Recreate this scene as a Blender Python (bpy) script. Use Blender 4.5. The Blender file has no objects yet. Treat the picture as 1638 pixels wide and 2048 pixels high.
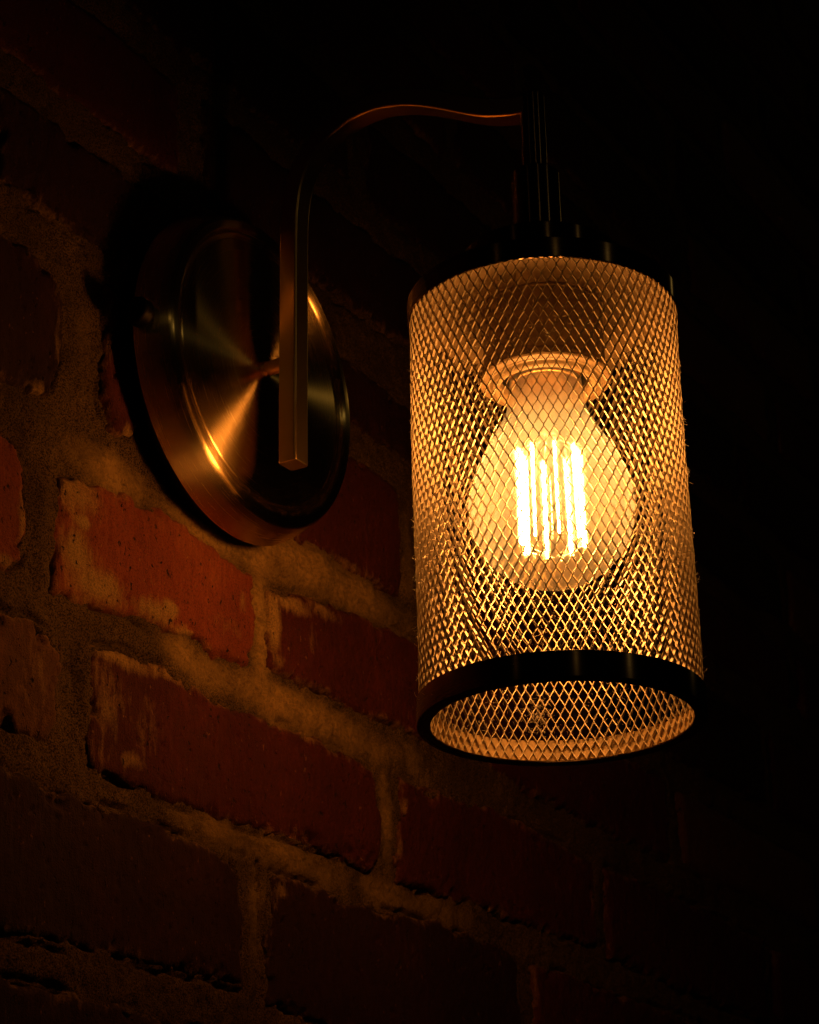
import bpy, bmesh, math, random
import numpy as np
from mathutils import Vector, Matrix
random.seed(7)
rng = np.random.default_rng(11)
S = bpy.context.scene
R_ = math.radians

# ------------------------------------------------------------------ camera
C_ = Vector((-0.7127506787569995, -0.35669593031138197, -0.41236698196612337))
F_PX, PITCH, ROLL, AZ = 4751.348, 0.40007205554802316, -0.02377573519822776, 0.5288539732095556
Fw = Vector((math.cos(PITCH)*math.cos(AZ), math.cos(PITCH)*math.sin(AZ), math.sin(PITCH)))
Rt = Vector((math.sin(AZ), -math.cos(AZ), 0))
Up = Rt.cross(Fw)
R2 = math.cos(ROLL)*Rt + math.sin(ROLL)*Up
U2 = -math.sin(ROLL)*Rt + math.cos(ROLL)*Up
cd = bpy.data.cameras.new('camera')
cam = bpy.data.objects.new('camera', cd)
S.collection.objects.link(cam)
cam.matrix_world = Matrix(((R2.x, U2.x, -Fw.x, C_.x), (R2.y, U2.y, -Fw.y, C_.y), (R2.z, U2.z, -Fw.z, C_.z), (0, 0, 0, 1)))
cd.sensor_width = 36
cd.sensor_fit = 'AUTO'
cd.lens = F_PX/2048*36
cd.clip_start = 0.01
cd.clip_end = 60
cd.dof.use_dof = True
cd.dof.focus_distance = (Vector((0.0, 0.02, -0.08))-C_).dot(Fw)
cd.dof.aperture_fstop = 40
S.camera = cam

# ------------------------------------------------------------------ world, lamps of the place, exposure
w = bpy.data.worlds.new('World')
S.world = w
w.use_nodes = True
bg = w.node_tree.nodes['Background']
bg.inputs['Color'].default_value = (1.0, 0.55, 0.25, 1)
bg.inputs['Strength'].default_value = 0.0006
S.view_settings.view_transform = 'Standard'
S.view_settings.look = 'None'
S.view_settings.exposure = 0
S.view_settings.gamma = 1
S.render.engine = 'CYCLES'
S.cycles.use_denoising = True
S.cycles.max_bounces = 8
S.cycles.diffuse_bounces = 3
S.cycles.glossy_bounces = 5
S.cycles.transparent_max_bounces = 24
S.cycles.sample_clamp_indirect = 4
S.cycles.sample_clamp_direct = 0
S.cycles.caustics_reflective = True
S.cycles.caustics_refractive = False

def point_lamp(name, az, el, dist, watts, radius, col=(1, .62, .25)):
    l = bpy.data.lights.new(name, 'POINT')
    l.energy = watts
    l.shadow_soft_size = radius
    l.color = col
    o = bpy.data.objects.new(name, l)
    a, e = R_(az), R_(el)
    o.location = (dist*math.cos(e)*math.cos(a), dist*math.cos(e)*math.sin(a), dist*math.sin(e)-.03)
    S.collection.objects.link(o)
# other small lamps of the room, far behind the camera: they give the thin glints on the dark metal
for az_, w_, r_, c_ in ((351, .50, .014, (1, .62, .14)), (264, 1.15, .030, (1, .72, .26)), (220, .80, .024, (1, .66, .20)), (172, .20, .020, (1, .5, .14))):
    point_lamp('room_lamp', az_, 27.6 if az_ == 351 else 23.5, 2.9, w_, r_, c_)

BULB_COL = (1.0, 0.388, 0.085)
FIL_STRENGTH = 530.0

# ------------------------------------------------------------------ helpers
COL = S.collection

def link_mesh(name, verts, faces, mat, parent=None, smooth=True, edges=()):
    me = bpy.data.meshes.new(name)
    me.from_pydata([tuple(v) for v in verts], list(edges), [tuple(int(i) for i in f) for f in faces])
    me.update()
    if smooth:
        me.polygons.foreach_set('use_smooth', [True]*len(me.polygons))
    if mat: me.materials.append(mat)
    o = bpy.data.objects.new(name, me)
    COL.objects.link(o)
    if parent: o.parent = parent
    return o

def empty(name, loc, label, cat, group=None):
    o = bpy.data.objects.new(name, None)
    o.empty_display_size = 0.01
    COL.objects.link(o)
    o.location = loc
    o['label'] = label
    o['category'] = cat
    if group: o['group'] = group
    return o

def lathe(profile, n=96, closed=False):
    """profile: (r,z) list; returns verts, faces. radius 0 ends become poles."""
    vs, fs, rings = [], [], []
    for r, z in profile:
        if r < 1e-7:
            rings.append([len(vs)]); vs.append((0, 0, z))
        else:
            i0 = len(vs)
            for k in range(n):
                a = 2*math.pi*k/n
                vs.append((r*math.cos(a), r*math.sin(a), z))
            rings.append(list(range(i0, i0+n)))
    m = len(rings)
    for i in range(m if closed else m-1):
        A, B = rings[i], rings[(i+1) % m]
        for k in range(n):
            k2 = (k+1) % n
            if len(A) == 1 and len(B) == 1: continue
            if len(A) == 1: fs.append((A[0], B[k2], B[k]))
            elif len(B) == 1: fs.append((A[k], A[k2], B[0]))
            else: fs.append((A[k], A[k2], B[k2], B[k]))
    return vs, fs

def bevel_profile(pts, r=0.0004, seg=3):
    """round the corners of an open (r,z) polyline"""
    out = [pts[0]]
    for i in range(1, len(pts)-1):
        p, q, s = map(lambda t: Vector((t[0], t[1])), (pts[i-1], pts[i], pts[i+1]))
        a = (p-q); b = (s-q)
        d = min(r, a.length*.45, b.length*.45)
        a.normalize(); b.normalize()
        P, Q = q+a*d, q+b*d
        for k in range(seg+1):
            t = k/seg
            v = (1-t)**2*P+2*t*(1-t)*q+t*t*Q
            out.append((v.x, v.y))
    out.append(pts[-1])
    return out

def fix_normals(o):
    bm = bmesh.new(); bm.from_mesh(o.data)
    bmesh.ops.recalc_face_normals(bm, faces=bm.faces)
    bm.to_mesh(o.data); bm.free()

def lathe_obj(name, prof, mat, parent=None, n=96, bev=0.0004, closed=False, fix=True):
    if bev: prof = bevel_profile(prof, bev)
    v, f = lathe(prof, n, closed)
    o = link_mesh(name, v, f, mat, parent)
    if fix: fix_normals(o)
    return o

def tube(path, r, n=8):
    vs, fs = [], []
    m = len(path)
    P = [Vector(p) for p in path]
    prev = None
    for i in range(m):
        t = (P[min(i+1, m-1)]-P[max(i-1, 0)]).normalized()
        if prev is None:
            a = t.orthogonal().normalized()
        else:
            a = (prev - t*prev.dot(t)).normalized()
        prev = a
        b = t.cross(a)
        rr = r[i] if hasattr(r, '__len__') else r
        for k in range(n):
            g = 2*math.pi*k/n
            vs.append(P[i]+a*math.cos(g)*rr+b*math.sin(g)*rr)
    for i in range(m-1):
        for k in range(n):
            k2 = (k+1) % n
            fs.append((i*n+k, i*n+k2, (i+1)*n+k2, (i+1)*n+k))
    fs.append(tuple(range(n))[::-1]); fs.append(tuple((m-1)*n+k for k in range(n)))
    return vs, fs

# numpy value noise
def _h(ix, iy, seed):
    n = (ix.astype(np.int64)*374761393 + iy.astype(np.int64)*668265263 + seed*1274126177) & 0xffffffff
    n = ((n ^ (n >> 13))*1274126177) & 0xffffffff
    n = n ^ (n >> 16)
    return (n & 0xffff)/65535.0
def vn(x, y, seed=0):
    ix, iy = np.floor(x), np.floor(y)
    fx, fy = x-ix, y-iy
    fx = fx*fx*fx*(fx*(fx*6-15)+10); fy = fy*fy*fy*(fy*(fy*6-15)+10)
    a, b = _h(ix, iy, seed), _h(ix+1, iy, seed)
    c, d = _h(ix, iy+1, seed), _h(ix+1, iy+1, seed)
    return (a*(1-fx)+b*fx)*(1-fy)+(c*(1-fx)+d*fx)*fy
def fbm(x, y, scale, oct=4, seed=0, gain=.5):
    """-1..1 roughly"""
    s, a, t = 0, 1, 0
    for o in range(oct):
        s = s+a*(vn(x/scale*2**o+17.3*o, y/scale*2**o-9.1*o, seed+o*31)*2-1)
        t += a; a *= gain
    return s/t*1.5
def poly_sdf(X, Z, poly):
    """positive inside"""
    P = np.array(poly, float)
    d = np.full(X.shape, 1e9); inside = np.zeros(X.shape, bool)
    n = len(P)
    for i in range(n):
        x1, z1 = P[i]; x2, z2 = P[(i+1) % n]
        dx, dz = x2-x1, z2-z1
        t = np.clip(((X-x1)*dx+(Z-z1)*dz)/(dx*dx+dz*dz+1e-12), 0, 1)
        d = np.minimum(d, np.hypot(X-x1-t*dx, Z-z1-t*dz))
        c = ((z1 > Z) != (z2 > Z)) & (X < (x2-x1)*(Z-z1)/(z2-z1+1e-12)+x1)
        inside ^= c
    return np.where(inside, d, -d)

# ------------------------------------------------------------------ materials
def new_mat(name):
    m = bpy.data.materials.new(name); m.use_nodes = True
    nt = m.node_tree; nt.nodes.clear()
    out = nt.nodes.new('ShaderNodeOutputMaterial')
    return m, nt, out
def N(nt, t, **k):
    n = nt.nodes.new(t)
    for a, v in k.items():
        if a in n.inputs.keys() if not hasattr(n, a) else False: n.inputs[a].default_value = v
        else: setattr(n, a, v)
    return n
def ramp(nt, fac, stops):
    r = nt.nodes.new('ShaderNodeValToRGB')
    e = r.color_ramp.elements
    while len(e) > 1: e.remove(e[-1])
    e[0].position = stops[0][0]; e[0].color = (*stops[0][1], 1)
    for p, c in stops[1:]:
        x = e.new(p); x.color = (*c, 1)
    nt.links.new(fac, r.inputs['Fac'])
    return r
def noise(nt, vec, scale, detail=4, rough=.55, dist=0):
    n = nt.nodes.new('ShaderNodeTexNoise')
    n.inputs['Scale'].default_value = scale
    n.inputs['Detail'].default_value = detail
    n.inputs['Roughness'].default_value = rough
    n.inputs['Distortion'].default_value = dist
    nt.links.new(vec, n.inputs['Vector'])
    return n
def mapping(nt, vec, scale):
    m = nt.nodes.new('ShaderNodeMapping')
    m.inputs['Scale'].default_value = scale
    nt.links.new(vec, m.inputs['Vector'])
    return m.outputs['Vector']
def mixc(nt, fac, a, b):
    m = nt.nodes.new('ShaderNodeMix'); m.data_type = 'RGBA'
    if isinstance(fac, float): m.inputs[0].default_value = fac
    else: nt.links.new(fac, m.inputs[0])
    for s, v in ((6, a), (7, b)):
        if isinstance(v, tuple): m.inputs[s].default_value = (*v, 1)
        else: nt.links.new(v, m.inputs[s])
    return m.outputs[2]
def mathn(nt, op, a, b=None):
    m = nt.nodes.new('ShaderNodeMath'); m.operation = op
    for i, v in enumerate((a, b)):
        if v is None: continue
        if isinstance(v, (int, float)): m.inputs[i].default_value = v
        else: nt.links.new(v, m.inputs[i])
    return m.outputs[0]

def metal(name, col, rough, aniso=0.0, rot=0.0, bump=0.0, brush=False, spots=True, metallic=1.0):
    m, nt, out = new_mat(name)
    b = nt.nodes.new('ShaderNodeBsdfPrincipled')
    b.inputs['Metallic'].default_value = metallic
    b.inputs['Base Color'].default_value = (*col, 1)
    b.inputs['Roughness'].default_value = rough
    tc = nt.nodes.new('ShaderNodeTexCoord')
    if aniso:
        b.inputs['Anisotropic'].default_value = aniso
        b.inputs['Anisotropic Rotation'].default_value = rot
        t = nt.nodes.new('ShaderNodeTangent'); t.direction_type = 'RADIAL'; t.axis = 'Z'
        nt.links.new(t.outputs[0], b.inputs['Tangent'])
    if brush:
        sp = nt.nodes.new('ShaderNodeSeparateXYZ'); nt.links.new(tc.outputs['Object'], sp.inputs[0])
        r = mathn(nt, 'SQRT', mathn(nt, 'ADD', mathn(nt, 'MULTIPLY', sp.outputs[0], sp.outputs[0]), mathn(nt, 'MULTIPLY', sp.outputs[1], sp.outputs[1])))
        an = mathn(nt, 'ARCTAN2', sp.outputs[1], sp.outputs[0])
        cb = nt.nodes.new('ShaderNodeCombineXYZ')
        nt.links.new(mathn(nt, 'MULTIPLY', r, 4200.0), cb.inputs[0])
        nt.links.new(mathn(nt, 'MULTIPLY', an, 1.3), cb.inputs[1])
        nt.links.new(mathn(nt, 'MULTIPLY', sp.outputs[2], 4200.0), cb.inputs[2])
        n1 = noise(nt, cb.outputs[0], 1.0, 3, .6)
        bp = nt.nodes.new('ShaderNodeBump'); bp.inputs['Strength'].default_value = .25; bp.inputs['Distance'].default_value = .00002
        nt.links.new(n1.outputs['Fac'], bp.inputs['Height']); nt.links.new(bp.outputs[0], b.inputs['Normal'])
        mr = nt.nodes.new('ShaderNodeMapRange'); mr.inputs[3].default_value = rough*.8; mr.inputs[4].default_value = rough*1.25
        nt.links.new(n1.outputs['Fac'], mr.inputs[0]); nt.links.new(mr.outputs[0], b.inputs['Roughness'])
    elif spots:
        n1 = noise(nt, tc.outputs['Object'], 260, 5, .6)
        mr = nt.nodes.new('ShaderNodeMapRange'); mr.inputs[3].default_value = rough*.7; mr.inputs[4].default_value = rough*1.4
        nt.links.new(n1.outputs['Fac'], mr.inputs[0]); nt.links.new(mr.outputs[0], b.inputs['Roughness'])
        bp = nt.nodes.new('ShaderNodeBump'); bp.inputs['Strength'].default_value = .06; bp.inputs['Distance'].default_value = .00003
        nt.links.new(n1.outputs['Fac'], bp.inputs['Height']); nt.links.new(bp.outputs[0], b.inputs['Normal'])
    nt.links.new(b.outputs[0], out.inputs[0])
    return m

M_BRUSH = metal('brushed_bronze', (.86, .60, .26), .25, aniso=1.0, rot=0.25, brush=True)
M_BRONZE = metal('satin_bronze', (.60, .40, .17), .31, spots=False)
M_DARK = metal('dark_bronze', (.15, .105, .065), .25, aniso=1.0, rot=.25, brush=True)
M_KNOB = metal('black_knob', (.012, .010, .008), .5)
M_GAP = metal('black_back_plate', (.03, .03, .03), .5)

def painted(name, col, rough, spec=.5, dust=0.0):
    m, nt, out = new_mat(name)
    b = nt.nodes.new('ShaderNodeBsdfPrincipled')
    b.inputs['Roughness'].default_value = rough
    b.inputs['Specular IOR Level'].default_value = spec
    tc = nt.nodes.new('ShaderNodeTexCoord')
    n1 = noise(nt, tc.outputs['Object'], 150, 5, .6)
    c = mixc(nt, n1.outputs['Fac'], tuple(x*.75 for x in col), tuple(min(1, x*1.25) for x in col))
    nt.links.new(c, b.inputs['Base Color'])
    nt.links.new(b.outputs[0], out.inputs[0])
    return m
M_MESH = metal('mesh_bronze', (.42, .345, .235), .45, metallic=.7)
M_CEIL = painted('dusty_inner_metal', (.17, .115, .06), .55)
M_BAND = painted('dusty_band_inner_metal', (.36, .25, .12), .5)
M_PORC = painted('socket_ceramic', (.27, .20, .12), .35)
M_FIBRE = painted('dust_fibre', (.55, .48, .40), .9, .1)
M_BLACK = painted('recess_shade_black', (.01, .01, .01), .6)

def glass_shell():
    m, nt, out = new_mat('amber_bulb_glass')
    tr = nt.nodes.new('ShaderNodeBsdfTransparent'); tr.inputs[0].default_value = (1, .93, .78, 1)
    tl = nt.nodes.new('ShaderNodeBsdfTranslucent'); tl.inputs[0].default_value = (.40, .52, .54, 1)
    rf = nt.nodes.new('ShaderNodeBsdfRefraction'); rf.inputs['IOR'].default_value = 1.05; rf.inputs['Roughness'].default_value = .55
    rf.inputs[0].default_value = (1, .9, .7, 1)
    gl = nt.nodes.new('ShaderNodeBsdfGlossy'); gl.inputs['Roughness'].default_value = .04
    tc = nt.nodes.new('ShaderNodeTexCoord')
    nz = noise(nt, tc.outputs['Object'], 900, 3, .6)
    fr = nt.nodes.new('ShaderNodeFresnel'); fr.inputs[0].default_value = 1.45
    a = nt.nodes.new('ShaderNodeMixShader')
    mr = nt.nodes.new('ShaderNodeMapRange'); mr.inputs[3].default_value = GLASS_TL*.85; mr.inputs[4].default_value = GLASS_TL*1.15
    nt.links.new(nz.outputs['Fac'], mr.inputs[0])
    sp = nt.nodes.new('ShaderNodeSeparateXYZ'); nt.links.new(tc.outputs['Object'], sp.inputs[0])
    mz = nt.nodes.new('ShaderNodeMapRange'); mz.interpolation_type = 'SMOOTHSTEP'
    mz.inputs[1].default_value = -.1050; mz.inputs[2].default_value = -.0800; mz.inputs[3].default_value = .28; mz.inputs[4].default_value = 1.0
    nt.links.new(sp.outputs[2], mz.inputs[0])
    nt.links.new(mathn(nt, 'MULTIPLY', mr.outputs[0], mz.outputs[0]), a.inputs[0])
    nt.links.new(tr.outputs[0], a.inputs[1]); nt.links.new(tl.outputs[0], a.inputs[2])
    b = nt.nodes.new('ShaderNodeMixShader'); b.inputs[0].default_value = GLASS_RF
    nt.links.new(a.outputs[0], b.inputs[1]); nt.links.new(rf.outputs[0], b.inputs[2])
    c = nt.nodes.new('ShaderNodeMixShader')
    nt.links.new(mathn(nt, 'MULTIPLY', fr.outputs[0], .35), c.inputs[0])
    nt.links.new(b.outputs[0], c.inputs[1]); nt.links.new(gl.outputs[0], c.inputs[2])
    nt.links.new(c.outputs[0], out.inputs[0])
    return m
GLASS_TL = .12
GLASS_RF = .30
M_GLASS = glass_shell()

def clear_glass():
    m, nt, out = new_mat('clear_stem_glass')
    tr = nt.nodes.new('ShaderNodeBsdfTransparent'); tr.inputs[0].default_value = (1, .95, .85, 1)
    gl = nt.nodes.new('ShaderNodeBsdfGlossy'); gl.inputs['Roughness'].default_value = .06
    lw = nt.nodes.new('ShaderNodeFresnel'); lw.inputs[0].default_value = 1.5
    c = nt.nodes.new('ShaderNodeMixShader')
    nt.links.new(mathn(nt, 'ADD', lw.outputs[0], .05), c.inputs[0])
    nt.links.new(tr.outputs[0], c.inputs[1]); nt.links.new(gl.outputs[0], c.inputs[2])
    nt.links.new(c.outputs[0], out.inputs[0])
    return m
M_STEM = clear_glass()

def filament_mat():
    m, nt, out = new_mat('glowing_filament')
    e = nt.nodes.new('ShaderNodeEmission'); e.inputs[0].default_value = (*BULB_COL, 1); e.inputs[1].default_value = FIL_STRENGTH
    nt.links.new(e.outputs[0], out.inputs[0])
    return m
M_FIL = filament_mat()

def brick_mat(name, base, dark, pale):
    m, nt, out = new_mat(name)
    b = nt.nodes.new('ShaderNodeBsdfPrincipled')
    b.inputs['Roughness'].default_value = .85
    b.inputs['Specular IOR Level'].default_value = .18
    ge = nt.nodes.new('ShaderNodeNewGeometry')
    P = ge.outputs['Position']
    n1 = noise(nt, P, 28, 6, .62, .3)
    n2 = noise(nt, mapping(nt, P, (1, 1, .28)), 330, 4, .65)
    n3 = noise(nt, P, 1500, 3, .6)
    c1 = ramp(nt, n1.outputs['Fac'], [(.30, dark), (.52, base), (.72, pale)]).outputs[0]
    c2 = mixc(nt, ramp(nt, n2.outputs['Fac'], [(.35, (0, 0, 0)), (.62, (1, 1, 1))]).outputs[0], tuple(x*.72 for x in base), c1)
    # mortar smears and lime bloom: a stain carried by the brick itself
    at = nt.nodes.new('ShaderNodeAttribute'); at.attribute_name = 'smear'
    sm = mathn(nt, 'ADD', at.outputs['Fac'], mathn(nt, 'MULTIPLY', mathn(nt, 'SUBTRACT', n2.outputs['Fac'], .5), 1.1))
    sm = mathn(nt, 'ADD', sm, mathn(nt, 'MULTIPLY', mathn(nt, 'SUBTRACT', n1.outputs['Fac'], .5), .9))
    f = ramp(nt, sm, [(.28, (0, 0, 0)), (.80, (1, 1, 1))]).outputs[0]
    smc = mixc(nt, n3.outputs['Fac'], (.15, .080, .020), (.27, .155, .042))
    c3 = mixc(nt, f, c2, smc)
    # small lime specks
    n4 = noise(nt, mapping(nt, P, (1, 1, .6)), 520, 2, .5)
    sp = ramp(nt, n4.outputs['Fac'], [(.70, (0, 0, 0)), (.76, (1, 1, 1))]).outputs[0]
    c4 = mixc(nt, mathn(nt, 'MULTIPLY', sp, .55), c3, (.22, .11, .035))
    h = mathn(nt, 'ADD', mathn(nt, 'MULTIPLY', n2.outputs['Fac'], 1.0), mathn(nt, 'MULTIPLY', n3.outputs['Fac'], .6))
    pit = ramp(nt, noise(nt, mapping(nt, P, (1, 1, .7)), 420, 2, .5).outputs['Fac'], [(.27, (0, 0, 0)), (.33, (1, 1, 1))]).outputs[0]
    h = mathn(nt, 'ADD', h, mathn(nt, 'MULTIPLY', pit, 1.3))
    grain = ramp(nt, n3.outputs['Fac'], [(.34, (.45, .45, .45)), (.55, (1, 1, 1))]).outputs[0]
    c5 = mixc(nt, pit, (.012, .005, .003), c4)
    mm = nt.nodes.new('ShaderNodeMix'); mm.data_type = 'RGBA'; mm.blend_type = 'MULTIPLY'; mm.inputs[0].default_value = .8
    nt.links.new(c5, mm.inputs[6]); nt.links.new(grain, mm.inputs[7])
    nt.links.new(mm.outputs[2], b.inputs['Base Color'])
    bp = nt.nodes.new('ShaderNodeBump'); bp.inputs['Strength'].default_value = .8; bp.inputs['Distance'].default_value = .0011
    nt.links.new(h, bp.inputs['Height']); nt.links.new(bp.outputs[0], b.inputs['Normal'])
    nt.links.new(b.outputs[0], out.inputs[0])
    return m
BROWN = brick_mat('brown_brick', (.105, .038, .010), (.06, .02, .006), (.14, .058, .014))
M_BRICK = [brick_mat('red_brick', (.165, .032, .008), (.095, .018, .006), (.22, .066, .015)),
           brick_mat('dark_red_brick', (.055, .0062, .003), (.034, .0045, .0026), (.078, .011, .005)),
           BROWN,
           brick_mat('falloff_dark_brick', (.022, .0035, .002), (.014, .0025, .0015), (.034, .006, .003))]  # near-black tone puts the outer wall's light falloff into the brick colour

def mortar_mat():
    m, nt, out = new_mat('sandy_mortar')
    b = nt.nodes.new('ShaderNodeBsdfPrincipled')
    b.inputs['Roughness'].default_value = .95
    b.inputs['Specular IOR Level'].default_value = .1
    ge = nt.nodes.new('ShaderNodeNewGeometry'); P = ge.outputs['Position']
    n1 = noise(nt, P, 30, 6, .6, .4)
    n2 = noise(nt, P, 420, 5, .7)
    n3 = noise(nt, P, 1500, 3, .7)
    c1 = ramp(nt, n1.outputs['Fac'], [(.30, (.075, .042, .012)), (.5, (.135, .076, .021)), (.72, (.20, .116, .034))]).outputs[0]
    # old mortar: dark, sandy and pitted; newer pointing: pale and smooth; the contrast also paints in the lamp's light pool (attribute on the mesh)
    at = nt.nodes.new('ShaderNodeAttribute'); at.attribute_name = 'fresh_lit'
    fr = mathn(nt, 'ADD', at.outputs['Fac'], mathn(nt, 'MULTIPLY', mathn(nt, 'SUBTRACT', n1.outputs['Fac'], .5), 1.2))
    fr = ramp(nt, fr, [(.22, (0, 0, 0)), (.85, (1, 1, 1))]).outputs[0]
    f = ramp(nt, n3.outputs['Fac'], [(.42, (0, 0, 0)), (.56, (1, 1, 1))]).outputs[0]
    old = mixc(nt, .45, c1, (.055, .031, .009))
    old = mixc(nt, f, (.018, .010, .004), old)
    new = mixc(nt, ramp(nt, n2.outputs['Fac'], [(.35, (.15, .15, .15)), (.6, (.75, .75, .75))]).outputs[0], c1, (.30, .175, .050))
    mg = nt.nodes.new('ShaderNodeMix'); mg.data_type = 'RGBA'; mg.blend_type = 'MULTIPLY'; mg.inputs[0].default_value = .75
    nt.links.new(new, mg.inputs[6])
    n5 = noise(nt, P, 900, 5, .8, .6)
    n6 = noise(nt, mapping(nt, P, (.5, .5, 1.6)), 120, 6, .75, 1.2)
    nt.links.new(mathn(nt, 'MULTIPLY', ramp(nt, n5.outputs['Fac'], [(.36, (.35, .35, .35)), (.48, (1, 1, 1))]).outputs[0], ramp(nt, n6.outputs['Fac'], [(.36, (.5, .5, .5)), (.50, (1, 1, 1))]).outputs[0]), mg.inputs[7])
    c3 = mixc(nt, fr, old, mg.outputs[2])
    nt.links.new(c3, b.inputs['Base Color'])
    h = mathn(nt, 'ADD', n2.outputs['Fac'], mathn(nt, 'MULTIPLY', n3.outputs['Fac'], .6))
    bp = nt.nodes.new('ShaderNodeBump'); bp.inputs['Strength'].default_value = .9; bp.inputs['Distance'].default_value = .0014
    nt.links.new(h, bp.inputs['Height']); nt.links.new(bp.outputs[0], b.inputs['Normal'])
    nt.links.new(b.outputs[0], out.inputs[0])
    return m
M_MORTAR = mortar_mat()

# ------------------------------------------------------------------ the wall (mm in the x-z plane, brick faces at y = YW)
YW = .149
wall = empty('brick_wall', (0, YW, 0), 'old red brick wall with thick uneven sandy mortar joints behind the lamp', 'wall')

near = []   # (polygon mm, material index, smear blobs, corner style)
near.append(([(-98, -60), (-59, -56), (-25, -53), (6, -58), (24, -60), (28, -64), (28, -81), (26, -99), (21, -102), (-1, -103), (-9, -99), (-25, -101), (-62, -104), (-75, -105), (-97, -107), (-100, -83)], 0,
             [(-88, -66, 14, 10, .7), (-86, -88, 10, 9, .9), (-72, -97, 16, 7, .95), (-40, -97, 14, 5, .8), (-84, -76, 5, 3, 1.1), (-30, -93, 5, 3.5, 1.2), (-20, -100, 9, 4, .8), (8, -88, 14, 6, .45), (18, -76, 3, 8, .5)]))
near.append(([(37, -62), (48, -62), (68, -56), (92, -53), (116, -51), (160, -49), (205, -50), (206, -90), (190, -94), (149, -95), (123, -97), (99, -98), (83, -97), (60, -97), (38, -96)], 1,
             [(41, -75, 5, 14, 1.1), (52, -64, 16, 5, .9), (78, -60, 14, 4, .7), (70, -74, 5, 9, .4), (44, -92, 5, 4, .6)]))
near.append(([(-74, 27), (-20, 25), (60, 23), (120, 22), (143, 20), (147, -10), (146, -31), (121, -33), (96, -34), (58, -33), (0, -33), (-44, -33), (-50, -28), (-69, -35), (-75, -20)], 1,
             [(-55, -31, 8, 5, .9), (-72, 5, 3, 12, .5), (100, -32, 12, 3, .6)]))
near.append(([(-75, -122), (-60, -116), (-46, -119), (-32, -117), (-14, -117), (1, -120), (23, -119), (52, -117), (71, -117), (109, -118), (120, -119), (123, -140), (121, -161), (116, -164), (80, -163), (52, -165), (31, -166), (0, -167), (-24, -168), (-56, -166), (-74, -165), (-76, -140)], 1,
             [(-60, -121, 22, 4, .9), (-66, -140, 12, 22, .62), (-45, -140, 14, 20, .40), (-52, -158, 8, 4, .8), (-30, -119, 14, 3, .7), (0, -119, 14, 3, .6), (60, -118, 30, 2.5, .6), (70, -160, 20, 3, .3)]))
near.append(([(-200, -121), (-160, -125), (-127, -123), (-111, -121), (-99, -123), (-93, -130), (-92, -157), (-97, -163), (-108, -164), (-124, -164), (-200, -166)], 2,
             [(-105, -140, 14, 18, .4)]))
near.append(([(142, -118), (178, -115), (219, -112), (300, -114), (327, -116), (326, -150), (322, -160), (195, -162), (137, -165), (139, -140)], 1, [(142, -130, 4, 6, .6), (140, -150, 3, 5, .5)]))
near.append(([(-200, -178), (-60, -178), (-24, -178), (0, -179), (12, -182), (19, -188), (23, -200), (23, -228), (-100, -233), (-200, -233)], 3, []))
near.append(([(41, -181), (78, -179), (93, -181), (121, -179), (158, -176), (194, -174), (241, -177), (244, -210), (243, -232), (100, -234), (38, -233), (38, -205)], 3, [(46, -186, 5, 4, .6), (120, -181, 14, 2, .5)]))
near.append(([(-300, -52), (-200, -54), (-132, -56), (-121, -58), (-115, -66), (-113, -85), (-114, -101), (-122, -106), (-200, -106), (-300, -104)], 0, [(-117, -85, 3, 12, .7), (-125, -104, 10, 3, .7)]))
near.append(([(-290, 22), (-137, 22), (-123, 22), (-104, 19), (-98, 10), (-97, -11), (-105, -33), (-118, -37), (-200, -38), (-290, -38)], 3, [(-101, -10, 3, 14, .6), (-112, -33, 6, 4, .7)]))
near.append(([(-140, 83), (-60, 81), (-11, 79), (-11, 42), (-60, 40), (-139, 41)], 3, []))
near.append(([(2, 80), (60, 76), (77, 70), (150, 66), (205, 68), (206, 40), (150, 37), (60, 38), (2, 40)], 3, []))
near.append(([(160, 21), (250, 20), (352, 21), (351, -32), (240, -33), (160, -31)], 1, []))
near.append(([(220, -49), (330, -49), (420, -50), (420, -96), (330, -97), (262, -95), (221, -93)], 1, []))
near.append(([(340, -114), (450, -114), (540, -115), (540, -163), (430, -163), (340, -161)], 1, []))
near.append(([(257, -177), (350, -177), (455, -177), (455, -232), (350, -233), (257, -233)], 1, []))

# every other course is laid by rule
rules = []
def course(z0, z1, x0, xs, avoid=None):
    x = x0
    while x < 1500:
        L = random.uniform(192, 214)
        rules.append([(x+random.uniform(-2, 2), z1+random.uniform(-2, 1)), (x+L*.5, z1+random.uniform(-1, 1.5)), (x+L, z1+random.uniform(-2, 1)),
                      (x+L+random.uniform(-2, 2), (z0+z1)/2), (x+L, z0+random.uniform(-1, 2)), (x+L*.5, z0+random.uniform(-1.5, 1)), (x, z0+random.uniform(-1, 2)), (x+random.uniform(-2, 2), (z0+z1)/2)])
        x += L+random.uniform(12, 17)
def fill_side(z0, z1, xl, xr):
    """continue a traced course to both sides"""
    x = xl
    while x > -640:
        L = random.uniform(192, 214)
        rules.append([(x-L, z1), (x-L*.5, z1+1), (x, z1-1), (x+1, (z0+z1)/2), (x, z0+1), (x-L*.5, z0), (x-L, z0+1), (x-L-1, (z0+z1)/2)])
        x -= L+random.uniform(12, 17)
    x = xr
    while x < 1500:
        L = random.uniform(192, 214)
        rules.append([(x, z1), (x+L*.5, z1+1), (x+L, z1-1), (x+L+1, (z0+z1)/2), (x+L, z0+1), (x+L*.5, z0), (x, z0+1), (x-1, (z0+z1)/2)])
        x += L+random.uniform(12, 17)
fill_side(41, 83, -154, 220)
fill_side(-34, 21, -305, 366)
fill_side(-96, -51, -314, 434)
fill_side(-163, -116, -214, 554)
fill_side(-233, -179, -214, 469)
z = 97
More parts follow.
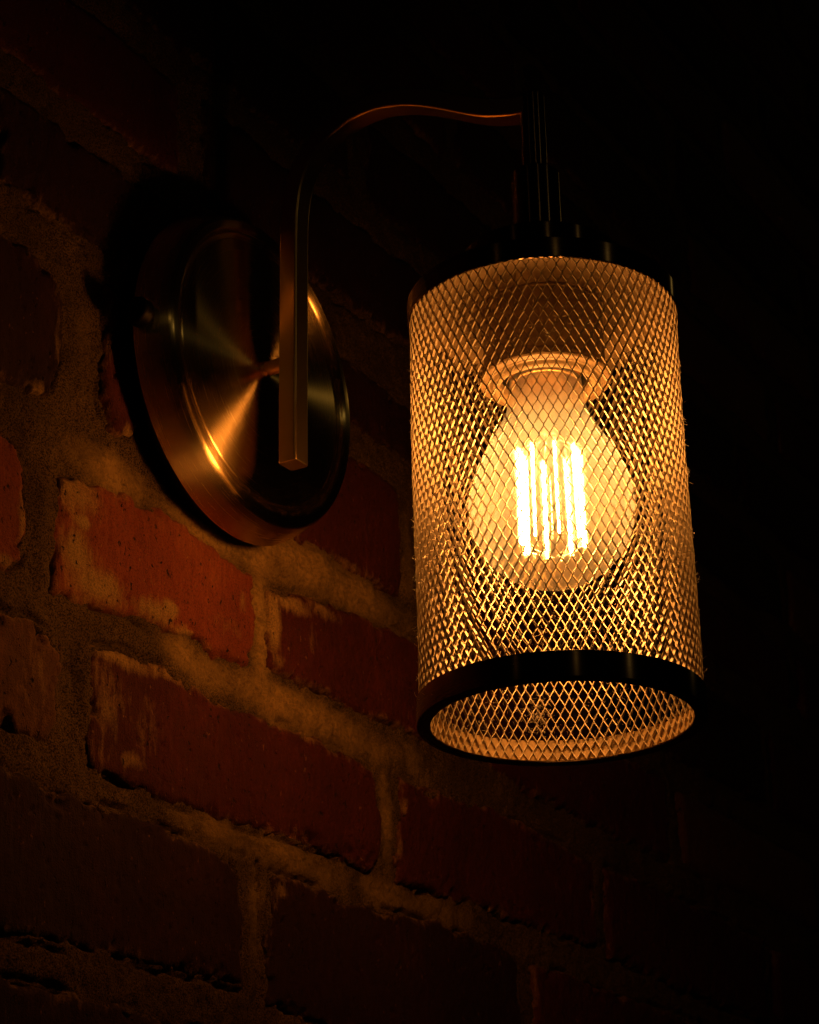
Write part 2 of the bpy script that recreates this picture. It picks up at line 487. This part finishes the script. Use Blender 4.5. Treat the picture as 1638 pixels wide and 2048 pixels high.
while z < 640:
    course(z, z+47, random.uniform(-660, -560) if int(z) % 2 else random.uniform(-560, -460), 0)
    z += 63
z = -248
while z > -560:
    course(z-52, z, random.uniform(-660, -480), 0)
    z -= 66

all_polys = [b[0] for b in near]+rules

def brick_mesh(poly, step, seed, blobs=()):
    P = np.array(poly, float)
    x0, z0 = P.min(0)-3; x1, z1 = P.max(0)+3
    nx = int((x1-x0)/step)+2; nz = int((z1-z0)/step)+2
    X, Z = np.meshgrid(np.linspace(x0, x1, nx), np.linspace(z0, z1, nz))
    wx = X+fbm(X, Z, 12, 5, seed+5, .72)*2.6
    wz = Z+fbm(X, Z, 12, 5, seed+9, .72)*2.4
    e = poly_sdf(wx, wz, poly)
    rr = 3.2+1.4*fbm(X, Z, 20, 2, seed+2)
    t = np.clip(1-e/rr, 0, None)
    drop = np.where(e > 0, 2.4*t**2.2, 2.4+np.clip(-e, 0, 3)*6)
    face = .9*fbm(X, Z, 60, 3, seed)+.35*fbm(X, Z, 7, 4, seed+3, .6)
    # chips along the arris
    ch = np.clip(fbm(X, Z, 8, 3, seed+21)-.35, 0, 1)*np.clip(1-e/9, 0, 1)*6
    pits = np.clip(fbm(X, Z, 3.2, 2, seed+41)-.85, 0, 1)*3
    d = drop+face+ch+pits
    sm = np.zeros(X.shape)
    for bx, bz, rx, rz, s in blobs:
        q = ((X-bx)/rx)**2+((Z-bz)/rz)**2
        sm = np.maximum(sm, s*np.exp(-q*.8))
    d = d-.5*np.clip(sm+.25*fbm(X, Z, 5, 3, seed+33)-.35, 0, 1)
    sm = np.maximum(sm, np.clip(.42-e/14, 0, .42))
    keep = e > -3
    idx = np.arange(nx*nz).reshape(nz, nx)
    q = keep[:-1, :-1] | keep[1:, :-1] | keep[:-1, 1:] | keep[1:, 1:]
    a, b, c, dd = idx[:-1, :-1][q], idx[:-1, 1:][q], idx[1:, 1:][q], idx[1:, :-1][q]
    faces = np.stack([a, b, c, dd], 1)
    used = np.unique(faces); remap = -np.ones(nx*nz, int); remap[used] = np.arange(len(used))
    cx, cz = (x0+x1)/2, (z0+z1)/2
    V = np.stack([(X.ravel()-cx), d.ravel(), (Z.ravel()-cz)], 1)[used]/1000
    return V, remap[faces], (cx/1000, cz/1000), sm.ravel()[used]

def fast_mesh(name, V, F, mat):
    me = bpy.data.meshes.new(name)
    me.vertices.add(len(V)); me.vertices.foreach_set('co', V.astype(np.float32).ravel())
    k = F.shape[1]
    me.loops.add(F.size); me.loops.foreach_set('vertex_index', F.astype(np.int32).ravel())
    me.polygons.add(len(F)); me.polygons.foreach_set('loop_start', np.arange(0, F.size, k, dtype=np.int32))
    me.update(calc_edges=True); me.validate()
    me.polygons.foreach_set('use_smooth', np.ones(len(me.polygons), bool))
    me.materials.append(mat)
    return me

def add_brick(poly, step, seed, mi, blobs=()):
    V, F, (cx, cz), sm = brick_mesh(poly, step, seed, blobs)
    me = fast_mesh('brick', V, F, M_BRICK[mi])
    at = me.attributes.new('smear', 'FLOAT', 'POINT'); at.data.foreach_set('value', sm.astype(np.float32))
    o = bpy.data.objects.new('brick', me); COL.objects.link(o)
    o.parent = wall
    o.location = (cx, 0, cz)
    return o
for i, (poly, mi, bl) in enumerate(near):
    add_brick(poly, 1.0 if i < 10 else 1.6, 100+i*7, mi, bl)
for i, poly in enumerate(rules):
    P = np.array(poly)
    cx, cz = P.mean(0)
    far = cx > 500 or cx < -300 or abs(cz) > 330
    add_brick(poly, 7.0 if far else 2.6, 1000+i*7, random.choice((1, 3, 3, 1, 2)) if far else random.choice((1, 3, 3)))

# mortar: one height field running behind and between the bricks
xs = np.concatenate([np.arange(-660, -170, 7.0), np.arange(-170, 270, 1.0), np.arange(270, 520, 2.5), np.arange(520, 1520, 9.0)])
zs = np.concatenate([np.arange(-580, -270, 7.0), np.arange(-270, 130, 1.0), np.arange(130, 300, 3.0), np.arange(300, 661, 9.0)])
X, Z = np.meshgrid(xs, zs)
E_in = np.full(X.shape, -50.0)
for poly in all_polys:
    P = np.array(poly)
    x0, z0 = P.min(0)-16; x1, z1 = P.max(0)+16
    i0, i1 = np.searchsorted(xs, (x0, x1)); j0, j1 = np.searchsorted(zs, (z0, z1))
    if i1 <= i0 or j1 <= j0: continue
    sx, sz = X[j0:j1, i0:i1], Z[j0:j1, i0:i1]
    e = poly_sdf(sx, sz, poly)
    E_in[j0:j1, i0:i1] = np.maximum(E_in[j0:j1, i0:i1], e)
D = 1.5+1.4*fbm(X, Z, 26, 4, 501)+1.0*fbm(X, Z, 6, 5, 502, .75)+.5*np.abs(fbm(X, Z, 9, 5, 512, .7))
D += np.clip(E_in-1.5+2.5*fbm(X, Z, 9, 3, 509), 0, 9)*1.6
gate = np.clip(fbm(X, Z, 22, 2, 505)*2.2+.1, 0, 1)
D += gate*3.0*np.exp(-((E_in+1.0+1.2*fbm(X, Z, 8, 3, 507))/.9)**2)
# proud pats of mortar seen in the photograph
for bx, bz, rx, rz, h in [(70, -43, 26, 9, 3.0), (48, -44, 8, 8, 1.8), (120, -42, 26, 8, 2.0), (-60, -112, 30, 6, 1.6), (-85, -47, 22, 9, 1.5), (33, -80, 4, 18, 1.2), (-104, -80, 5, 30, 1.2), (-118, -46, 14, 7, 2.6), (-85, -140, 6, 18, -3.0), (150, -106, 16, 7, 2.2), (58, -108, 30, 6, 1.2), (24, -172, 40, 5, 1.4), (-76, -50, 8, 8, 1.2), (10, -50, 26, 4, 1.0)]:
    q = ((X-bx)/rx)**2+((Z-bz)/rz)**2
    D -= h*np.exp(-q*q*.9)
# crack down the head joint low in the picture
cr = 33.5+1.0*fbm(Z, Z*0, 9, 3, 77)
D += 5*np.exp(-((X-cr)/.9)**2)*((Z < -176) & (Z > -236))
V = np.stack([X.ravel(), D.ravel(), Z.ravel()], 1)/1000
nx, nz = len(xs), len(zs)
idx = np.arange(nx*nz).reshape(nz, nx)
F = np.stack([idx[:-1, :-1].ravel(), idx[:-1, 1:].ravel(), idx[1:, 1:].ravel(), idx[1:, :-1].ravel()], 1)
me = fast_mesh('mortar', V, F, M_MORTAR)
fresh_lit = np.zeros(X.shape)  # newer pointing, its paleness also painting in the lamp's pool of light
for bx, bz, rx, rz, a_ in [(75, -43, 70, 12, 1.0), (34, -80, 8, 26, 1.2), (10, -52, 45, 9, 1.1), (-62, -50, 34, 8, .8), (60, -108, 80, 9, .9), (-20, -108, 30, 7, .6), (131, -140, 6, 24, .8), (40, -172, 70, 8, .75), (31, -195, 8, 26, .6), (130, -170, 60, 7, .6), (152, -5, 6, 28, .6), (-85, -5, 10, 24, .35)]:
    fresh_lit = np.maximum(fresh_lit, a_*np.exp(-(((X-bx)/rx)**2+((Z-bz)/rz)**2)*.9))
at = me.attributes.new('fresh_lit', 'FLOAT', 'POINT'); at.data.foreach_set('value', fresh_lit.astype(np.float32).ravel())
mo = bpy.data.objects.new('mortar', me); COL.objects.link(mo); mo.parent = wall

# ------------------------------------------------------------------ the lamp
CZ = .0135
lamp = empty('wall_lamp', (0, YW, CZ), 'dark bronze wall lamp with round back plate, curved arm and lit wire mesh cylinder shade', 'wall lamp')
def to_lamp(o, loc=(0, 0, 0), rot=None):
    o.parent = lamp
    o.location = (loc[0], loc[1]-YW, loc[2]-CZ)
    if rot: o.rotation_euler = rot
    return o
RX = (R_(90), 0, 0)     # local z -> out of the wall (-y)
# back plate (canopy): local z = YPL - y
cp = lathe_obj('back_plate', [(.0680, -.0005), (.0688, .0000), (.0660, .0105), (.0646, .0140), (.0632, .0152), (.0600, .0152), (.0586, .0144), (.0580, .0136), (.0560, .0134), (.0555, .0138), (.0, .0140)], M_BRUSH, bev=.0007, n=192)
to_lamp(cp, (0, .1400, CZ), RX)
bk = lathe_obj('plate_back', [(.0, .001), (.0640, .001), (.0640, -.0095), (.0, -.0095)], M_GAP, bev=0, n=96)
to_lamp(bk, (0, .1396, CZ), RX)
post = lathe_obj('mounting_post', [(.0, .014), (.0034, .014), (.0034, .0155), (.0030, .0158), (.0030, .0235), (.0, .0235)], M_BRONZE, bev=.0002, n=32)
to_lamp(post, (0.0, .1400, CZ+.001), RX)
for sx in (-1,):
    kn = lathe_obj('side_screw', [(.0, -.004), (.0026, -.004), (.0026, .002), (.0052, .0024), (.0056, .004), (.0056, .0078), (.0050, .0088), (.0, .0088)], M_KNOB, bev=.0003, n=40)
    to_lamp(kn, (sx*.0665, .1345, CZ-.002), (0, R_(90)*sx, 0))

# arm: bar of square section swept in the y-z plane
pts = [(.1079, -.0305), (.1079, -.010), (.1076, .02), (.1074, .05), (.1072, .070), (.1066, .082), (.1048, .092), (.1012, .1005), (.0952, .1071), (.0882, .1116), (.0800, .1145), (.0700, .1153), (.0600, .1137), (.0499, .1102), (.0385, .1046), (.0272, .0984), (.0190, .0946), (.0110, .0921), (.0050, .0908), (.0003, .0903)]
def catmull(P, k=6):
    P = [Vector(p) for p in P]; P = [P[0]*2-P[1]]+P+[P[-1]*2-P[-2]]
    out = []
    for i in range(1, len(P)-2):
        for j in range(k):
            t = j/k
            a, b, c, d = P[i-1:i+3]
            out.append(.5*((2*b)+(-a+c)*t+(2*a-5*b+4*c-d)*t*t+(-a+3*b-3*c+d)*t**3))
    out.append(P[-2]); return out
cp_ = catmull(pts, 5)
vs, fs = [], []
hw, th, cr_ = .0048, .0085, .0012
sec = []
for cx_, cs_, a0 in ((-hw+cr_, cr_, 180), (hw-cr_, cr_, 270), (hw-cr_, th-cr_, 0), (-hw+cr_, th-cr_, 90)):
    for k in range(5):
        g = R_(a0+90*k/4)
        sec.append((cx_+cr_*math.cos(g), cs_+cr_*math.sin(g)))
ns = len(sec)
for i, q in enumerate(cp_):
    t = (cp_[min(i+1, len(cp_)-1)]-cp_[max(i-1, 0)]).normalized()
    n = Vector((t.y, -t.x))          # towards the wall / upper side of the bend
    if i < 3: n = Vector((1, 0))
    for x, s_ in sec:
        c = q+n*s_
        vs.append((x, c.x, c.y))
m = len(cp_)
for i in range(m-1):
    for k in range(ns):
        k2 = (k+1) % ns
        fs.append((i*ns+k, i*ns+k2, (i+1)*ns+k2, (i+1)*ns+k))
cc = Vector((0, .1079+th/2, -.0305))
def shrink(f, dz):
    b = len(vs)
    for k in range(ns):
        d = Vector(vs[k])-cc; d.z = 0
        vs.append(tuple(cc+d*f+Vector((0, 0, dz))))
    return b
b1 = shrink(.955, -.00035); b2 = shrink(.90, -.0005)
for k in range(ns):
    k2 = (k+1) % ns
    fs.append((b1+k, b1+k2, k2, k)); fs.append((b2+k, b2+k2, b1+k2, b1+k))
fs.append(tuple(b2+k for k in range(ns))[::-1])
fs.append(tuple((m-1)*ns+k for k in range(ns)))
arm = link_mesh('arm', vs, fs, M_BRONZE)
fix_normals(arm)
wn = arm.modifiers.new('wn', 'WEIGHTED_NORMAL'); wn.weight = 90
to_lamp(arm)

# stem, stepped holder and cap above the shade
stem = lathe_obj('stem', [(0, .0640), (.0050, .0640), (.0050, .0995), (0, .0995)], M_DARK, bev=.0006, n=48); to_lamp(stem)
cap_holder = lathe_obj('stem_collar', [(0, .0268), (.0093, .0268), (.0093, .0640), (.0, .0640)], M_DARK, bev=.0005, n=64); to_lamp(cap_holder)
st2 = lathe_obj('stepped_holder', [(0, .0083), (.0300, .0083), (.0300, .0268), (.0, .0268)], M_DARK, bev=.0006, n=96); to_lamp(st2)
cap = lathe_obj('shade_cap', [(.0499, .0000), (.0508, .0000), (.0508, .0083), (.0, .0083)], M_DARK, bev=.0004, n=160, fix=False); to_lamp(cap)
capi = lathe_obj('cap_underside', [(.0, .0050), (.0503, .0050), (.0503, .0001)], M_CEIL, bev=.0004, n=128, fix=False); to_lamp(capi)
# socket under the cap
sk = lathe_obj('bulb_socket', [(.0230, .0055), (.0230, .0040), (.0226, .0036), (.0226, -.0205), (.0232, -.0218), (.0245, -.0226), (.0247, -.0246), (.0240, -.0254), (.0200, -.0254), (.0196, -.0262), (.0188, -.0268), (.0174, -.0266), (.0167, -.0256), (.0160, -.0200), (.0155, -.0080), (.0, -.0080)], M_CEIL, bev=.0003, n=128); to_lamp(sk)
lip = lathe_obj('socket_lip', [(.0212, -.0256), (.0205, -.0259), (.0198, -.0270), (.0186, -.0277), (.0172, -.0273), (.0166, -.0258), (.0163, -.0220)], M_PORC, bev=.0003, n=128, fix=False); to_lamp(lip)

rec = lathe_obj('socket_recess', [(.0161, -.0235), (.0152, -.0095), (.0, -.0092)], M_BLACK, bev=.0003, n=96, fix=False); to_lamp(rec)  # black lining: shade inside the recess put into the colour

# shade: lower ring
L1, L2 = .14848, .1580
ring = lathe_obj('shade_ring', [(.0502, -L1), (.0510, -L1), (.0510, -L2), (.0462, -L2), (.0461, -L2+.0006)], M_DARK, bev=.0005, n=200); to_lamp(ring)
ri = lathe_obj('ring_inner_band', [(.0501, -L1+.0002), (.0501, -L2+.0008), (.0462, -L2+.0008)], M_BAND, bev=.0002, n=160, fix=False); to_lamp(ri)

# shade: expanded metal mesh (real strands, far too many and fine to part singly)
def strands(RM=.0496, n=86, pitch=.0035, z_top=.0045, z_bot=-.1568, tw=.00030, dp=.00102):
    V, F = [], []
    rows = int((z_top-z_bot)/pitch)
    def P(j, i, jx=0):
        a = 2*math.pi*(i+(j % 2)*.5)/n
        return a, z_top-j*pitch
    rr = random.Random(3)
    jit = {}
    def node(j, i):
        i %= n
        if (j, i) not in jit:
            a = 2*math.pi*(i+(j % 2)*.5)/n+rr.gauss(0, .0012)
            jit[(j, i)] = (a, z_top-j*pitch+rr.gauss(0, .00010), RM+rr.gauss(0, .00009)+.00022*math.sin(3*a+j*.11)+.00014*math.sin(5*a-j*.21+1))
        return jit[(j, i)]
    for j in range(rows):
        for i in range(n):
            for s in ((0, 1) if j % 2 else (0, -1)):
                a1, z1, r1 = node(j, i)
                i2 = i+(1 if (j % 2 and s) else 0)-(1 if (not j % 2 and s) else 0)
                a2, z2, r2 = node(j+1, i2)
                p = Vector((r1*math.cos(a1), r1*math.sin(a1), z1)); q = Vector((r2*math.cos(a2), r2*math.sin(a2), z2))
                sg = 1
                t = (q-p); t.normalize()
                am = (a1+a2)/2 if abs(a1-a2) < 1 else a1
                ro = Vector((math.cos(am), math.sin(am), 0))
                ro = (ro+Vector((0, 0, -.42))).normalized()     # the strands of expanded metal lean
                ro = (ro-t*ro.dot(t)).normalized()
                b = t.cross(ro)
                # slight s-bend: short vertical bond at the node ends
                m1 = p+t*.00055; m2 = q-t*.00055
                m1 = m1*.5+(p+Vector((0, 0, -.00055)))*.5; m2 = m2*.5+(q+Vector((0, 0, .00055)))*.5
                base = len(V)
                for c, wd in ((p, 1.15), (m1, 1.0), (m2, 1.0), (q, 1.15)):
                    for (u, v) in ((-1, -1), (1, -1), (1, 1), (-1, 1)):
                        V.append(c+b*(u*tw*.5*wd)+ro*(v*dp*.5))
                for k in range(3):
                    for l in range(4):
                        l2 = (l+1) % 4
                        F.append((base+k*4+l, base+k*4+l2, base+(k+1)*4+l2, base+(k+1)*4+l))
    return V, F
V, F = strands()
mesh_o = link_mesh('mesh_shade', V, F, M_MESH, smooth=False)
mesh_o['kind'] = 'stuff'
to_lamp(mesh_o)

# dust fibres caught in the mesh
V, F = [], []
rr = random.Random(9)
for k in range(4600):
    a = rr.uniform(0, 2*math.pi); zz = -.015-.14*rr.random()**.8
    # more dust on the side towards the right back and bottom
    r0 = .0496+rr.uniform(-.0012, .0010)
    p = Vector((r0*math.cos(a), r0*math.sin(a), zz))
    d = Vector((rr.gauss(0, 1), rr.gauss(0, 1), rr.gauss(0, 1))).normalized()
    path = [p]
    for s in range(5):
        d = (d+Vector((rr.gauss(0, .5), rr.gauss(0, .5), rr.gauss(0, .5)))).normalized()
        ln = rr.uniform(.00015, .0006)
        p = p+d*ln; path.append(p)
    v, f = tube(path, rr.uniform(.00003, .00006), 3)
    o0 = len(V); V += v; F += [tuple(i+o0 for i in t) for t in f]
# one tuft hanging near the lower back
for k in range(130):
    a = math.atan2(.03, .04)+rr.gauss(0, .05); zz = -.139+rr.gauss(0, .0035)
    p = Vector((.0485*math.cos(a), .0485*math.sin(a), zz)); d = Vector((rr.gauss(0, 1), rr.gauss(0, 1), rr.gauss(0, 1))).normalized()
    path = [p]
    for s in range(4):
        d = (d+Vector((rr.gauss(0, .5), rr.gauss(0, .5), rr.gauss(0, .5)))).normalized(); p = p+d*.0005; path.append(p)
    v, f = tube(path, .00005, 3); o0 = len(V); V += v; F += [tuple(i+o0 for i in t) for t in f]
du = link_mesh('dust_fibre', V, F, M_FIBRE)
du['kind'] = 'stuff'
to_lamp(du)

# ------------------------------------------------------------------ the bulb
bulb = empty('light_bulb', (0, 0, -.030), 'glowing amber filament bulb hanging inside the wire mesh shade', 'light bulb')
def to_bulb(o):
    o.parent = bulb; o.location = (0, 0, .030); return o
prof = []
zc, RB = -.0756, .0304
for k in range(0, 25):
    t = math.pi*.5*k/24*1.28
    prof.append((RB*math.sin(t), zc-RB*math.cos(t)))
# shoulder and neck
rl, zl = prof[-1]
end = [(.0262, -.0590), (.0228, -.0525), (.0195, -.0465), (.0168, -.0415), (.0150, -.0370), (.0142, -.0330), (.0138, -.0290), (.0135, -.0250)]
end = [e for e in end if e[1] > zl+.002]
cm = catmull(prof[-3:]+end, 5)
prof = prof[:-3]+[(p.x, p.y) for p in cm]
v, f = lathe(prof, 128)
gl = link_mesh('bulb_glass', v, f, M_GLASS); fix_normals(gl); to_bulb(gl)
sb = lathe_obj('screw_base', [(.0, -.0085)]+[(.0131+.0006*math.cos(k*math.pi), -.010-k*.00155) for k in range(10)]+[(.0129, -.0262), (.0, -.0262)], metal('bulb_base_brass', (.75, .48, .22), .35), bev=.0003, n=64)
to_bulb(sb)
stg = lathe_obj('glass_stem', [(.0118, -.0268), (.0095, -.0300), (.0055, -.0345), (.0036, -.0390), (.0033, -.0445), (.0040, -.0470), (.0, -.0490)], M_STEM, bev=.0006, n=48)
to_bulb(stg)
M_WIRE = metal('nickel_wire', (.7, .65, .55), .25, spots=False)
for k in range(8):
    a = AZ - math.pi/2 + R_(8+45*k)
    c, s = math.cos(a), math.sin(a)
    rt, rb = .0105, .0112
    zt, zb = -.0545, -.0900
    v, f = tube([(rt*c, rt*s, zt), ((rt+.0003)*c, (rt+.0003)*s, (zt+zb)/2), (rb*c, rb*s, zb)], .00072 if k in (3, 4) else .00044 if k in (0, 7) else .00030, 10)
    o = link_mesh('filament', v, f, M_FIL); to_bulb(o)
    v, f = tube([(.002*c, .002*s, -.0475), (.006*c, .006*s, -.0490), (rt*c, rt*s, zt+.0002)], .0002, 6)
    o = link_mesh('support_wire', v, f, M_WIRE); to_bulb(o)
v, f = tube([(0, 0, -.048), (0, 0, -.0955)], .0003, 6)
o = link_mesh('support_wire', v, f, M_WIRE); to_bulb(o)
for k in range(4):
    a = AZ - math.pi/2 + R_(8+90*k)
    b_ = a+R_(45)
    v, f = tube([(.0112*math.cos(a), .0112*math.sin(a), -.0902), (0, 0, -.0955), (.0112*math.cos(b_), .0112*math.sin(b_), -.0902)], .0002, 6)
    o = link_mesh('support_wire', v, f, M_WIRE); to_bulb(o)
